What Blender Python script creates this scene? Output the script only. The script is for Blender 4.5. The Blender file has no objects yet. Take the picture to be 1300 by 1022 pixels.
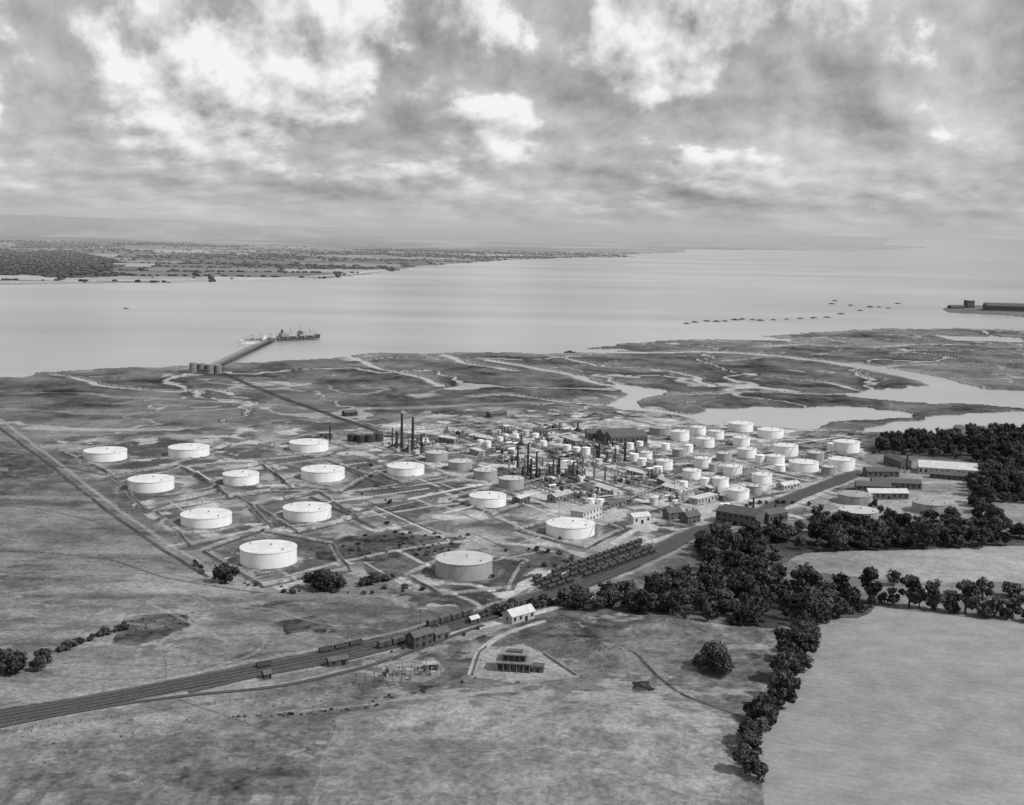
import bpy, math, random, time
import numpy as np
from mathutils import Vector, Matrix
T0=time.time()
random.seed(7); rng=np.random.default_rng(11)
scene=bpy.context.scene
scene.view_settings.view_transform='Standard'; scene.view_settings.look='None'; scene.view_settings.exposure=0

# ------------------------------------------------------------------ survey
# Site survey: points measured on the 1300x1022 aerial photograph are turned into
# ground coordinates (metres) by ordinary photogrammetry; everything is then
# built at its real size where it stands on the ground.
H=200.0; F=1600.0; W0,H0=1300.0,1022.0
pitch=math.atan((511-291)/F); rho=math.atan(0.018)
f=Vector((0,math.cos(pitch),-math.sin(pitch))); r0=Vector((1,0,0)); u0=Vector((0,math.sin(pitch),math.cos(pitch)))
r=math.cos(rho)*r0+math.sin(rho)*u0; u=-math.sin(rho)*r0+math.cos(rho)*u0
CAM=Vector((0,0,H))
def ray(px,py): return f+r*((px-650)/F)-u*((py-511)/F)
def G0(px,py,z=0.0):
    d=ray(px,py); t=(z-H)/d.z
    return (CAM.x+d.x*t, CAM.y+d.y*t)

# ------------------------------------------------------------------ noise
def _h(xi,yi,s):
    h=(xi.astype(np.int64)*374761393+yi.astype(np.int64)*668265263+s*974711)&0xffffffff
    h=((h^(h>>13))*1274126177)&0xffffffff
    h=((h^(h>>15))*2246822519)&0xffffffff
    return ((h^(h>>16))&0xffffff)/16777216.0
def vn(x,y,s):
    xi=np.floor(x); yi=np.floor(y); a=x-xi; b=y-yi
    a=a*a*(3-2*a); b=b*b*(3-2*b)
    h00=_h(xi,yi,s); h10=_h(xi+1,yi,s); h01=_h(xi,yi+1,s); h11=_h(xi+1,yi+1,s)
    return (h00*(1-a)+h10*a)*(1-b)+(h01*(1-a)+h11*a)*b
def fbm(x,y,o=4,s=1,g=0.5):
    x=np.asarray(x,float); y=np.asarray(y,float); t=0; A=1; S=0
    for i in range(o):
        c,sn=math.cos(.7*i),math.sin(.7*i); k=2.03**i
        t=t+A*vn((x*c-y*sn)*k+17.3*i,(x*sn+y*c)*k-9.1*i,s+i*31); S+=A; A*=g
    return t/S

# ------------------------------------------------------------------ terrain height
BUMPS=[]
def bump(px,py,rx,ry,h,rot=0): 
    x,y=G0(px,py); BUMPS.append((x,y,rx,ry,h,rot))
bump(760,925,34,26,7.5,.2); bump(590,905,20,14,5.0); bump(900,930,40,22,3.0)
bump(770,830,26,9,5,-.75); bump(850,800,26,14,2.5); bump(575,850,7,7,2.5)
bump(1150,850,90,50,3.0); bump(300,800,70,30,1.5); bump(1150,715,80,25,3)
bump(650,985,60,20,4); bump(480,915,26,10,2.2,.2); bump(700,888,22,6,3.0)
def hfun(x,y):
    x=np.asarray(x,float); y=np.asarray(y,float)
    z=(fbm(x/70,y/70,3,5)-.5)*1.2
    for bx,by,rx,ry,h,rt in BUMPS:
        c,s=math.cos(rt),math.sin(rt); dx=x-bx; dy=y-by
        z=z+h*np.exp(-(((dx*c+dy*s)/rx)**2+((-dx*s+dy*c)/ry)**2))
    # distant downs on the left
    hill=330*np.exp(-((y-21000)/3000)**2)/(1+np.exp((x+3900)/1300))*(0.62+0.55*fbm(x/2600,y/3500,4,77))
    hill2=110*np.exp(-((y-12500)/1700)**2)/(1+np.exp((x+2600)/800))*(0.1+0.9*fbm(x/900,y/1500,4,78))
    return z+hill+hill2*.6
def G(px,py):
    z=0.0
    for i in range(5):
        x,y=G0(px,py,z); z=float(hfun(x,y))
    return Vector((x,y,z))
def mpp(px,py): 
    p=Vector((*G0(px,py),0)); return (p-CAM).dot(f)/F
def ground_z(x,y): return float(hfun(x,y))

# ------------------------------------------------------------------ materials
def nodes_of(m):
    m.use_nodes=True; nt=m.node_tree; nt.nodes.clear(); return nt
def grey_mat(name,val,rough=.7,var=.25,scale=.6,stretch=(1,1,1),spec=.3,metal=0,bumpd=0):
    m=bpy.data.materials.new(name); nt=nodes_of(m); N=nt.nodes; L=nt.links
    o=N.new('ShaderNodeOutputMaterial'); b=N.new('ShaderNodeBsdfPrincipled')
    tc=N.new('ShaderNodeTexCoord'); mp=N.new('ShaderNodeMapping'); mp.inputs['Scale'].default_value=stretch
    n=N.new('ShaderNodeTexNoise'); n.inputs['Scale'].default_value=scale; n.inputs['Detail'].default_value=5; n.inputs['Roughness'].default_value=.6
    mr=N.new('ShaderNodeMapRange'); mr.inputs[1].default_value=.3; mr.inputs[2].default_value=.7
    mr.inputs[3].default_value=val*(1-var); mr.inputs[4].default_value=min(.85,val*(1+var))
    L.new(tc.outputs['Object'],mp.inputs[0]); L.new(mp.outputs[0],n.inputs['Vector']); L.new(n.outputs['Fac'],mr.inputs[0])
    L.new(mr.outputs[0],b.inputs['Base Color']); b.inputs['Roughness'].default_value=rough
    b.inputs['Specular IOR Level'].default_value=spec; b.inputs['Metallic'].default_value=metal
    L.new(b.outputs[0],o.inputs[0]); return m
M=dict(
 white=grey_mat('tank_white_paint',.78,.6,.09,.25,(1,1,.25)),
 roofw=grey_mat('tank_roof_white',.60,.7,.16,.12),
 lgrey=grey_mat('tank_light_grey_paint',.32,.6,.16,.25,(1,1,.25)),
 lgroof=grey_mat('tank_light_grey_roof',.44,.7,.14,.12),
 grey=grey_mat('tank_grey_paint',.28,.6,.2,.3,(1,1,.25)),
 steel=grey_mat('steelwork',.2,.6,.3,.5),
 dark=grey_mat('dark_steel',.045,.6,.3,.5),
 black=grey_mat('window_dark',.02,.3,.2,1),
 brick=grey_mat('brick_wall',.11,.9,.25,1.2),
 slate=grey_mat('slate_roof',.09,.7,.3,.8,(1,1,1)),
 conc=grey_mat('concrete',.34,.85,.2,.4),
 asb=grey_mat('asbestos_roof_sheet',.50,.8,.18,.3),
 timber=grey_mat('weathered_timber',.07,.9,.3,.6),
 ballast=grey_mat('railway_ballast',.055,.95,.4,.5),
 rail=grey_mat('steel_rail',.28,.4,.1,1),
 hull=grey_mat('ship_hull_paint',.05,.5,.2,.2),
 hullg=grey_mat('ship_grey_paint',.3,.5,.15,.2),
 deck=grey_mat('ship_deck',.2,.7,.2,.2),
 bark=grey_mat('tree_bark',.06,.95,.3,2),
)
def leaf_mat(name,lo,hi):
    m=bpy.data.materials.new(name); nt=nodes_of(m); N=nt.nodes; L=nt.links
    o=N.new('ShaderNodeOutputMaterial'); b=N.new('ShaderNodeBsdfDiffuse')
    at=N.new('ShaderNodeAttribute'); at.attribute_name='tone'
    oi=N.new('ShaderNodeObjectInfo')
    a=N.new('ShaderNodeMapRange'); a.inputs[3].default_value=.65; a.inputs[4].default_value=1.4
    L.new(oi.outputs['Random'],a.inputs[0])
    mr=N.new('ShaderNodeMapRange'); mr.inputs[3].default_value=lo; mr.inputs[4].default_value=hi; mr.clamp=False
    L.new(at.outputs['Fac'],mr.inputs[0])
    mu=N.new('ShaderNodeMath'); mu.operation='MULTIPLY'; L.new(mr.outputs[0],mu.inputs[0]); L.new(a.outputs[0],mu.inputs[1])
    L.new(mu.outputs[0],b.inputs['Color'])
    L.new(b.outputs[0],o.inputs[0]); return m
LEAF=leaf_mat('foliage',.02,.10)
SCR=leaf_mat('scrub_foliage',.045,.12)
FAR=leaf_mat('distant_foliage',.065,.13)

# ------------------------------------------------------------------ mesh builder
class MB:
    def __init__(s): s.v=[]; s.f=[]; s.m=[]; s.mats=[]
    def mi(s,k):
        if k not in s.mats: s.mats.append(k)
        return s.mats.index(k)
    def add(s,vs,fs,k):
        o=len(s.v); s.v+=[tuple(q) for q in vs]; i=s.mi(k)
        for q in fs: s.f.append(tuple(o+j for j in q)); s.m.append(i)
    def box(s,cx,cy,z0,sx,sy,sz,k,rot=0):
        c,n=math.cos(rot),math.sin(rot); vs=[]
        for z in (z0,z0+sz):
            for a,b in ((-1,-1),(1,-1),(1,1),(-1,1)):
                x=a*sx/2;y=b*sy/2; vs.append((cx+x*c-y*n,cy+x*n+y*c,z))
        s.add(vs,[(0,3,2,1),(4,5,6,7),(0,1,5,4),(1,2,6,5),(2,3,7,6),(3,0,4,7)],k)
    def cyl(s,cx,cy,z0,z1,ra,rb,k,n=16,cap=True,ph=0):
        vs=[]
        for z,R in ((z0,ra),(z1,rb)):
            for i in range(n):
                a=2*math.pi*i/n+ph; vs.append((cx+R*math.cos(a),cy+R*math.sin(a),z))
        fs=[(i,(i+1)%n,n+(i+1)%n,n+i) for i in range(n)]
        if cap: fs.append(tuple(range(n,2*n)))
        s.add(vs,fs,k)
    def beam(s,p,q,w,k,n=4):
        p=Vector(p);q=Vector(q); d=(q-p); 
        if d.length<1e-6: return
        d.normalize(); a=d.orthogonal().normalized(); b=d.cross(a); vs=[]
        for P in (p,q):
            for i in range(n):
                t=2*math.pi*(i+.5)/n; vs.append(P+(a*math.cos(t)+b*math.sin(t))*w*.5*(1.41 if n==4 else 1))
        s.add(vs,[(i,(i+1)%n,n+(i+1)%n,n+i) for i in range(n)]+[tuple(range(n,2*n)),tuple(reversed(range(n)))],k)
    def gable(s,cx,cy,z0,L,Wd,h,rise,kw,kr,over=.4):
        s.box(cx,cy,z0,L,Wd,h,kw)
        a=L/2; b=Wd/2; z=z0+h
        s.add([(cx-a,cy-b,z),(cx-a,cy+b,z),(cx-a,cy,z+rise)],[(0,2,1)],kw)
        s.add([(cx+a,cy-b,z),(cx+a,cy+b,z),(cx+a,cy,z+rise)],[(0,1,2)],kw)
        a+=over; e=over*rise/b; t=.12
        for sg in (-1,1):
            v=[(cx-a,cy+sg*(b+over),z-e+.02),(cx+a,cy+sg*(b+over),z-e+.02),(cx+a,cy,z+rise+.02),(cx-a,cy,z+rise+.02)]
            v+= [(p[0],p[1],p[2]+t) for p in v]
            s.add(v,[(0,1,2,3),(4,5,6,7),(0,1,5,4),(1,2,6,5),(2,3,7,6),(3,0,4,7)],kr)
    def mesh(s,name):
        me=bpy.data.meshes.new(name); me.from_pydata(s.v,[],s.f)
        for k in s.mats: me.materials.append(M[k] if isinstance(k,str) else k)
        me.polygons.foreach_set('material_index',s.m); me.update(); return me
def obj(name,me,loc=(0,0,0),rot=0,parent=None,scale=None):
    o=bpy.data.objects.new(name,me); scene.collection.objects.link(o)
    o.location=loc; o.rotation_euler=(0,0,rot)
    if scale: o.scale=scale
    if parent: o.parent=parent
    return o
def np_mesh(name,V,Fq,mat,tone=None,smooth=True,amp=None):
    me=bpy.data.meshes.new(name); n=len(Fq); k=Fq.shape[1]
    me.vertices.add(len(V)); me.vertices.foreach_set('co',np.asarray(V,np.float32).ravel())
    me.loops.add(n*k); me.loops.foreach_set('vertex_index',Fq.astype(np.int32).ravel())
    me.polygons.add(n); me.polygons.foreach_set('loop_start',np.arange(0,n*k,k,dtype=np.int32))
    me.polygons.foreach_set('use_smooth',np.full(n,smooth))
    for nm,ar in (('tone',tone),('amp',amp)):
        if ar is not None:
            a=me.attributes.new(nm,'FLOAT','POINT'); a.data.foreach_set('value',np.asarray(ar,np.float32))
    me.materials.append(mat); me.update(calc_edges=True); return me

# ------------------------------------------------------------------ ground sheet
t_in=np.linspace(-.45,.45,1250); t_o=np.array([.47,.5,.55,.6,.7,.8,1.0,1.3,1.8])
tt=np.concatenate([-t_o[::-1],t_in,t_o])
s_in=np.linspace(.475,.0045,920)
dn=np.array([-1500,-900,-500,-200,0,100,200,280,340,380,405])
df=H/np.geomspace(.0043,.0008,26)
dd=np.concatenate([dn,H/s_in,df])
R,C=len(dd),len(tt)
Xg=(tt[None,:]*np.maximum(dd,420)[:,None]); Yg=np.repeat(dd[:,None],C,1)
X=Xg.ravel(); Y=Yg.ravel()
wpx=(fbm(X/45,Y/45,3,201)-.5); wpy=(fbm(X/45,Y/45,3,301)-.5)
def W(pts): return np.array([G0(a,b) for a,b in pts])
def inpoly(PX,PY,poly):
    idx=np.nonzero((PX>=poly[:,0].min())&(PX<=poly[:,0].max())&(PY>=poly[:,1].min())&(PY<=poly[:,1].max()))[0]
    x=PX[idx];y=PY[idx]; c=np.zeros(len(idx),bool); n=len(poly); j=n-1
    for i in range(n):
        xi,yi=poly[i];xj,yj=poly[j]
        if yi!=yj:
            m=((yi>y)!=(yj>y))&(x<(xj-xi)*(y-yi)/(yj-yi)+xi); c^=m
        j=i
    out=np.zeros(len(PX),bool); out[idx[c]]=True; return out
def cat(P,n=6):
    P=np.asarray(P,float); Q=np.vstack([2*P[0]-P[1],P,2*P[-1]-P[-2]]); o=[]
    for i in range(1,len(Q)-2):
        for k in range(n):
            t=k/n; o.append(.5*((2*Q[i])+(-Q[i-1]+Q[i+1])*t+(2*Q[i-1]-5*Q[i]+4*Q[i+1]-Q[i+2])*t*t+(-Q[i-1]+3*Q[i]-3*Q[i+1]+Q[i+2])*t**3))
    o.append(P[-1]); return np.array(o)
def dline(P,wmax,warp=0,full=True):
    """distance of ground vertices to a polyline; returns (indices, distance)"""
    e=wmax+warp
    lo=P.min(0)-e; hi=P.max(0)+e
    sub=np.nonzero((X>lo[0])&(X<hi[0])&(Y>lo[1])&(Y<hi[1]))[0]
    xs=X[sub]+wpx[sub]*warp; ys=Y[sub]+wpy[sub]*warp; d=np.full(len(sub),1e9)
    for a,b in zip(P[:-1],P[1:]):
        m=np.nonzero((xs>min(a[0],b[0])-wmax)&(xs<max(a[0],b[0])+wmax)&(ys>min(a[1],b[1])-wmax)&(ys<max(a[1],b[1])+wmax))[0]
        if len(m)==0: continue
        ab=b-a; L2=ab@ab+1e-9; t=np.clip(((xs[m]-a[0])*ab[0]+(ys[m]-a[1])*ab[1])/L2,0,1)
        q=np.hypot(xs[m]-a[0]-ab[0]*t,ys[m]-a[1]-ab[1]*t); d[m]=np.minimum(d[m],q)
    if full:
        D=np.full(len(X),1e9); D[sub]=d; return D
    return sub,d
def blend(T,m,v): return T*(1-m)+v*m
def sm(x,a,b): 
    t=np.clip((x-a)/(b-a),0,1); return t*t*(3-2*t)

nA=fbm(X/170,Y/170,5,1); nB=fbm(X/38,Y/38,4,2); nC=fbm(X/7,Y/7,3,3); nD=fbm(X/90+Y/500,Y/16,4,4); nE=fbm(X/2.6,Y/2.6,2,6)
T=.155+(nA-.5)*.22+(nB-.5)*.16+(nC-.5)*.12+(nD-.5)*.06
A_=np.full(len(X),.62)
Z=hfun(X,Y)

sea=W([(-900,380),(-300,366),(0,361),(150,359),(300,357),(400,354),(450,350),(490,345),(530,338),(600,333),(660,329),(730,327),(800,326),(792,323),(840,321),(872,320),(868,316.5),(960,317),(1080,318),(1180,314),(1120,311),(1130,303),(1250,303.7),(2600,328),
 (2600,440),(1700,422),(1300,418),(1180,416),(1100,418),(1040,421),(975,426),(1010,433),(940,431),(860,431),(800,435),(752,440),(810,445),(770,447),(720,449),(660,447),(600,446),(540,449),(470,447),(440,453),(400,455),(340,458),(280,462),(245,463),(200,464),(140,468),(70,472),(0,479),(-300,490),(-900,505)])
xw=X+wpx*(20+Y*.012); yw=Y+wpy*(30+Y*.02)
SEA=inpoly(xw,yw,sea)
spit=W([(1196,392),(1215,387),(1300,388),(1700,388),(1700,402),(1300,402),(1270,399),(1230,398),(1205,396)])
SPIT=inpoly(X,Y,spit); SEA&=~SPIT
FARL=(Y>3300)&~SEA
# --- marsh
marsh=W([(-900,520),(-300,480),(0,465),(240,450),(500,440),(740,436),(1000,415),(2600,430),(2600,570),(1180,556),(1090,548),(900,530),(720,520),(640,515),(480,530),(350,536),(200,545),(0,545),(-300,560)])
MAR=inpoly(X+wpx*60,Y+wpy*90,marsh)&(Y<3300)
T=np.where(MAR,.120+(nA-.5)*.16+(nB-.5)*.18+(nC-.5)*.09,T)
wx=X+(fbm(X/60,Y/60,3,61)-.5)*90; wy=Y+(fbm(X/60,Y/60,3,62)-.5)*90
r1=np.abs(fbm(wx/210,wy/300,2,63)-.5); r2=np.abs(fbm(wx/85,wy/120,2,64)-.5)
cr=(1-sm(r1,.008,.018))*.95; cr2=(1-sm(r2,.008,.022))*.7*sm(nA,.42,.5)
T=np.where(MAR,blend(T,np.maximum(cr,cr2),.36+(nB-.5)*.2),T)
T=np.where(MAR&(r1>.018)&(r1<.045),T*.68,T)
# --- inner water bodies
WAT=np.zeros(len(X),bool)
for P in ([(1070,497),(1120,491),(1200,488),(1260,492),(1300,496),(1500,490),(1500,520),(1300,518),(1240,512),(1180,510),(1120,507),(1080,503)],
          [(868,526),(900,519),(980,515),(1070,515),(1130,520),(1172,527),(1130,533),(1060,536),(1020,542),(900,540),(880,534)],
          [(1150,533),(1200,526),(1300,520),(1600,515),(1600,547),(1300,541),(1220,541),(1170,551),(1095,549),(1120,541)],
          [(760,485),(800,488),(848,494),(840,503),(808,508),(815,516),(860,522),(840,525),(790,520),(768,512),(790,502),(780,494)],
          [(1185,425),(1300,428),(1300,434),(1210,432)]):
    WAT|=inpoly(X+wpx*25,Y+wpy*50,W(P))
for P,w in (([(752,446),(830,447),(900,446),(960,449),(1020,455),(1080,462)],14),([(1080,462),(1130,470),(1180,480),(1215,490),(1250,500)],26),
            ([(960,440),(1020,437),(1100,440),(1180,436),(1300,440)],9),([(620,456),(680,467),(730,476),(765,487),(800,490)],9),
            ([(700,450),(760,463),(830,468),(880,478),(900,490)],6),([(560,449),(600,462),(660,470)],7),([(850,523),(880,529)],9),
            ([(1100,466),(1180,462),(1300,470)],7),([(860,500),(960,497),(1070,500)],6),([(1000,480),(1060,486),(1090,495)],6),
            ([(445,452),(480,466),(530,476),(560,490)],7),([(70,474),(130,488),(210,496),(270,494),(300,500)],6),([(760,512),(700,508),(640,500),(600,503)],7)):
    d=dline(cat(W(P)),w*3+20,22); WAT|=d<w; T=blend(T,(1-sm(d,w,w*1.6+3))*.7,.26)
WAT|=MAR&(r1<.006)&(nA>.5)
# --- shore mud
shore=W([(-300,490),(0,479),(70,472),(140,468),(200,464),(245,463),(280,462),(340,458),(400,455),(440,453),(470,447),(540,449),(600,446),(660,447),(720,449),(770,447),(752,440),(800,435),(860,431),(940,431),(1010,433),(975,426),(1100,418),(1300,418)])
d=dline(shore,90,20); T=blend(T,(1-sm(d,10,70))*.6,.19+(nB-.5)*.25)
# --- pale drained strip behind the marsh, left
for P,w,v in (([(40,543),(130,545),(240,546),(330,545),(440,540)],9,.38),([(90,556),(200,551),(330,541),(420,536)],6,.3),([(0,520),(110,524),(240,522),(340,516)],5,.24),
              ([(0,500),(80,498),(200,506),(330,512),(420,520),(600,515)],4,.26),([(430,520),(560,515),(700,512),(860,527)],6,.34),([(180,590),(300,600)],3,.3)):
    d=dline(cat(W(P)),w*3,30); T=blend(T,(1-sm(d,w*.5,w*1.6))*(.3+1.2*np.clip(nB-.25,0,.6)),v)
# --- refinery ground
ref=W([(60,560),(200,548),(450,533),(700,512),(900,528),(1100,548),(1125,600),(1050,640),(885,682),(760,742),(640,775),(500,752),(330,742),(250,702),(150,632)])
REF=inpoly(X+wpx*50,Y+wpy*80,ref)
nF=fbm(X/24,Y/24,5,91,.6)
rt=.130+(nA-.5)*.22+(nB-.5)*.22+(nC-.5)*.14
rt=blend(rt,sm(nB,.56,.66)*.65,.30); rt=blend(rt,sm(.47-nB,0,.08)*.6,.075)
rt=blend(rt,sm(nF,.60,.68)*.75,.45); rt=blend(rt,sm(.40-nF,0,.06)*.6,.06)
T=np.where(REF,rt,T)
core=W([(430,545),(720,520),(860,528),(1100,552),(1110,600),(1020,640),(880,672),(760,660),(640,640),(540,600)])
COR=inpoly(X+wpx*20,Y+wpy*40,core); T=np.where(COR,T*1.15+.02+(nC-.5)*.3+(nE-.5)*.12,T)
# --- left pasture streaks
lf=W([(-300,545),(0,548),(60,575),(130,632),(200,682),(270,722),(300,760),(560,770),(560,800),(300,850),(0,905),(-300,940)])
LF=inpoly(X+wpx*15,Y+wpy*15,lf)
nG=fbm(X/70+3,Y/20,5,95,.6)
lt=.152+(nA-.5)*.16+(nD-.5)*.18+(nB-.5)*.12+(nC-.5)*.10
lt=blend(lt,sm(nG,.56,.66)*.5,.085); lt=blend(lt,sm(.42-nG,0,.07)*.5,.25)
T=np.where(LF&~REF,lt,T)
def field(P,v,amp=.5,warp=0):
    global T
    m=inpoly(X+wpx*warp,Y+wpy*warp,W(P)); T=np.where(m,v+((nA-.5)*.18+(nC-.5)*.08+(nE-.5)*.04+(nB-.5)*.06+(nD-.5)*.03)*amp,T); return m
# --- dark scrub patches
for P,v in (([(400,700),(430,684),(500,676),(600,680),(570,700),(480,712),(420,712)],.07),([(160,792),(240,780),(245,800),(190,818),(150,815)],.085),
            ([(300,642),(370,632),(420,636),(340,660)],.09),([(480,640),(560,632),(560,650),(500,655)],.09),([(640,700),(700,700),(720,715),(650,728)],.08),([(350,800),(420,790),(440,806),(370,815)],.10),
            ([(0,560),(60,600),(50,625),(0,630)],.10),([(450,715),(540,700),(540,718),(470,735)],.08),([(270,760),(380,762),(330,775)],.10),([(700,600),(760,625),(720,630)],.08)):
    m=inpoly(X+wpx*35,Y+wpy*35,W(P)); T=np.where(m,v+(nB-.5)*.14+(nC-.5)*.16,T)
# --- fields right
FB=field([(1040,782),(1110,770),(1300,792),(1500,815),(1600,1100),(980,1100),(962,950),(990,905),(1010,860),(1022,815)],.255,.4)
F2=field([(1000,712),(1040,695),(1150,698),(1300,690),(1500,690),(1500,745),(1300,738),(1180,742),(1100,735),(1040,728)],.235,1.4,8)
field([(700,782),(780,772),(900,785),(985,800),(990,850),(950,895),(930,905),(860,860),(790,815)],.165,2.0,4)
field([(560,865),(620,850),(740,862),(830,868),(925,912),(920,1100),(380,1100),(430,905)],.215,1.6,14)
field([(0,925),(200,905),(430,870),(560,868),(430,910),(350,1100),(-200,1100)],.17,2.0,6)
A_=np.where(FB,.22,A_); A_=np.where(F2,.35,A_)
FG=(Y<700)&~FB; n3=fbm(X/12,Y/10,5,55,.62); nM=sm(fbm(X/40,Y/30,3,56),.42,.6)
T=np.where(FG,blend(blend(T,sm(n3,.56,.66)*.5*(.3+nM),.30),sm(.42-n3,0,.07)*.28*(1.2-nM),.09),T)
a=(X*.35+Y*.93); T=np.where(FB,T*(1+.035*np.sin(a*1.4)+.07*(fbm(X/60,Y/8,3,44)-.5)*2),T)
# worn ground near the pump house and railway triangle
for P,v,k in (([(430,905),(520,880),(600,868),(640,880),(600,910),(500,925)],.30,.7),([(560,790),(640,772),(700,775),(640,800),(590,820),(540,835)],.27,.7),([(560,905),(620,872),(700,868),(800,870),(880,895),(900,935),(740,945),(560,940)],.29,.7),([(600,780),(560,800),(480,830),(560,845),(610,820)],.22,.5),
              ([(0,860),(120,842),(300,822),(420,806),(400,826),(240,852),(0,895)],.21,.5)):
    m=inpoly(X+wpx*22,Y+wpy*22,W(P)); T=np.where(m,blend(T,k*sm(n3,.38,.55),v),T)
# --- bunded plots, roads, pipe tracks
def line(P,w,v,k=1,ridge=0,warp=0,sp=True):
    Q=W(P); Q=cat(Q) if sp else Q
    s,d=dline(Q,w*2+2,warp,False); m=(1-sm(d,w*.42,w*.62))*k*(.55+.9*np.clip(nC[s]-.1,0,.6)); m=np.clip(m,0,1); T[s]=T[s]*(1-m)+v*m
    if ridge: Z[s]+=ridge*(1-sm(d,w*.2,w*.8))
for P,w,v in (([(0,532),(60,577),(130,632),(200,682),(270,724)],3.2,.25),([(640,756),(700,728),(800,697),(880,674),(950,655),(1010,640),(1075,605)],9,.44),
    ([(330,742),(440,712),(560,690),(640,688),(700,700)],4,.33),([(215,694),(300,680),(370,668),(470,655),(560,642),(720,626)],4,.34),
    ([(470,550),(540,575),(620,604),(700,634),(770,655),(830,672)],6,.42),([(150,612),(240,592),(330,583),(470,572),(540,572)],4,.33),
    ([(190,645),(330,624),(460,622),(560,612),(600,604)],3.5,.34),([(760,652),(850,640),(900,640),(980,632),(1040,612)],6,.40),
    ([(500,822),(560,808),(640,789),(720,768),(765,752)],5,.44),([(600,856),(612,826),(640,806),(690,789)],3.5,.38),([(560,748),(610,770),(600,800)],3,.3),
    ([(540,740),(600,742),(640,756)],5,.42),([(560,622),(640,660),(700,690),(760,715)],4,.32),([(430,528),(500,545),(560,548),(660,540),(760,530)],4,.36),
    ([(870,545),(960,556),(1060,560),(1100,575)],4,.38),([(860,575),(930,588),(1000,605),(1040,612)],4,.4),([(0,915),(150,892),(240,880),(360,868),(430,852),(520,838)],3,.26),
    ([(1060,640),(1150,615),(1250,612)],5,.36),([(350,905),(450,896),(540,884)],1.5,.26),([(760,652),(740,670),(690,690),(640,690)],4,.4),([(780,690),(830,660),(870,650)],5,.4),
    ([(0,756),(120,742),(240,738)],1.6,.24),([(860,640),(1000,655),(1100,640)],3,.34)):
    line(P,w,v,.95,0,3)
for P,w,v in (([(-5,540),(54,584),(124,640),(194,690),(262,732)],3,.06),([(275,471),(340,498),(400,520),(440,534),(480,548)],9,.05),([(700,790),(760,812),(820,848),(870,885),(935,916)],1.8,.05),
    ([(0,700),(60,702),(140,712),(215,735),(330,752)],1.6,.07),([(0,590),(70,592),(140,604)],3,.07),([(225,890),(300,915),(380,945)],1.3,.08),
    ([(370,905),(460,880),(540,866)],1.0,.09),([(0,640),(70,650),(150,670)],1.6,.09),([(0,820),(80,800),(160,795)],1.2,.09)):
    line(P,w,v,1 if w>1.5 else .7,0,3)
bw=[[(75,572),(200,556),(290,562),(215,592),(140,600),(75,572)],[(140,602),(228,592),(275,622),(180,645),(140,602)],[(195,648),(300,628),(345,668),(240,692),(195,648)],
    [(245,600),(330,588),(370,618),(290,630),(245,600)],[(255,700),(330,672),(420,690),(440,722),(330,742),(255,700)],[(320,640),(400,622),(450,655),(380,675),(320,640)],
    [(345,592),(410,582),(470,602),(430,622),(360,612),(345,592)],[(340,566),(390,552),(440,566),(400,580),(340,566)],[(515,728),(580,700),(665,712),(650,745),(560,755),(515,728)],
    [(655,672),(730,652),(790,672),(740,695),(655,672)],[(570,632),(620,618),(670,636),(625,652),(570,632)],[(470,595),(520,582),(560,600),(510,612),(470,595)]]
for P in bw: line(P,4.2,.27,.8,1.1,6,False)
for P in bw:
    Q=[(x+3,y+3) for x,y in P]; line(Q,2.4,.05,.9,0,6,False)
def seg_dir(a,b): 
    p=np.array(G0(*a));q=np.array(G0(*b)); d=q-p; return d/np.hypot(*d)
gd=[seg_dir((540,575),(770,655)),seg_dir((215,694),(560,642)),seg_dir((700,728),(880,674))]
for i in range(230):
    px=random.uniform(430,1080); py=random.uniform(535,665)
    if i%3==0: px=random.uniform(130,700); py=random.uniform(560,740)
    p=np.array(G0(px,py)); d_=gd[random.choice((0,0,1,2))]; L_=random.uniform(20,130)
    if i%3==0: L_*=.55
    Q=np.array([p-d_*L_/2,p+d_*L_/2]); w=random.uniform(1.3,4.2)*(.7 if i%3==0 else 1); v=random.choice((.04,.05,.06,.1,.42,.55,.36))
    s,dq=dline(Q,w+2,0,False); m=(1-sm(dq,w*.4,w*.7))*(.8 if i%3 else .6)*REF[s]; T[s]=T[s]*(1-m)+v*m
for i in range(26):
    px=random.uniform(-20,330); py=random.uniform(600,880)
    p=np.array(G0(px,py)); a0=random.choice((.1,-.2,2.5,.5)); pts=[p]
    for j in range(5): a0+=random.uniform(-.35,.35); pts.append(pts[-1]+np.array([math.cos(a0),math.sin(a0)])*random.uniform(10,26))
    s,dq=dline(cat(np.array(pts)),5,0,False); v=random.choice((.07,.08,.26,.3)); w=random.uniform(.6,1.5); m=(1-sm(dq,w*.6,w*1.3))*.4*LF[s]; T[s]=T[s]*(1-m)+v*m

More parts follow.
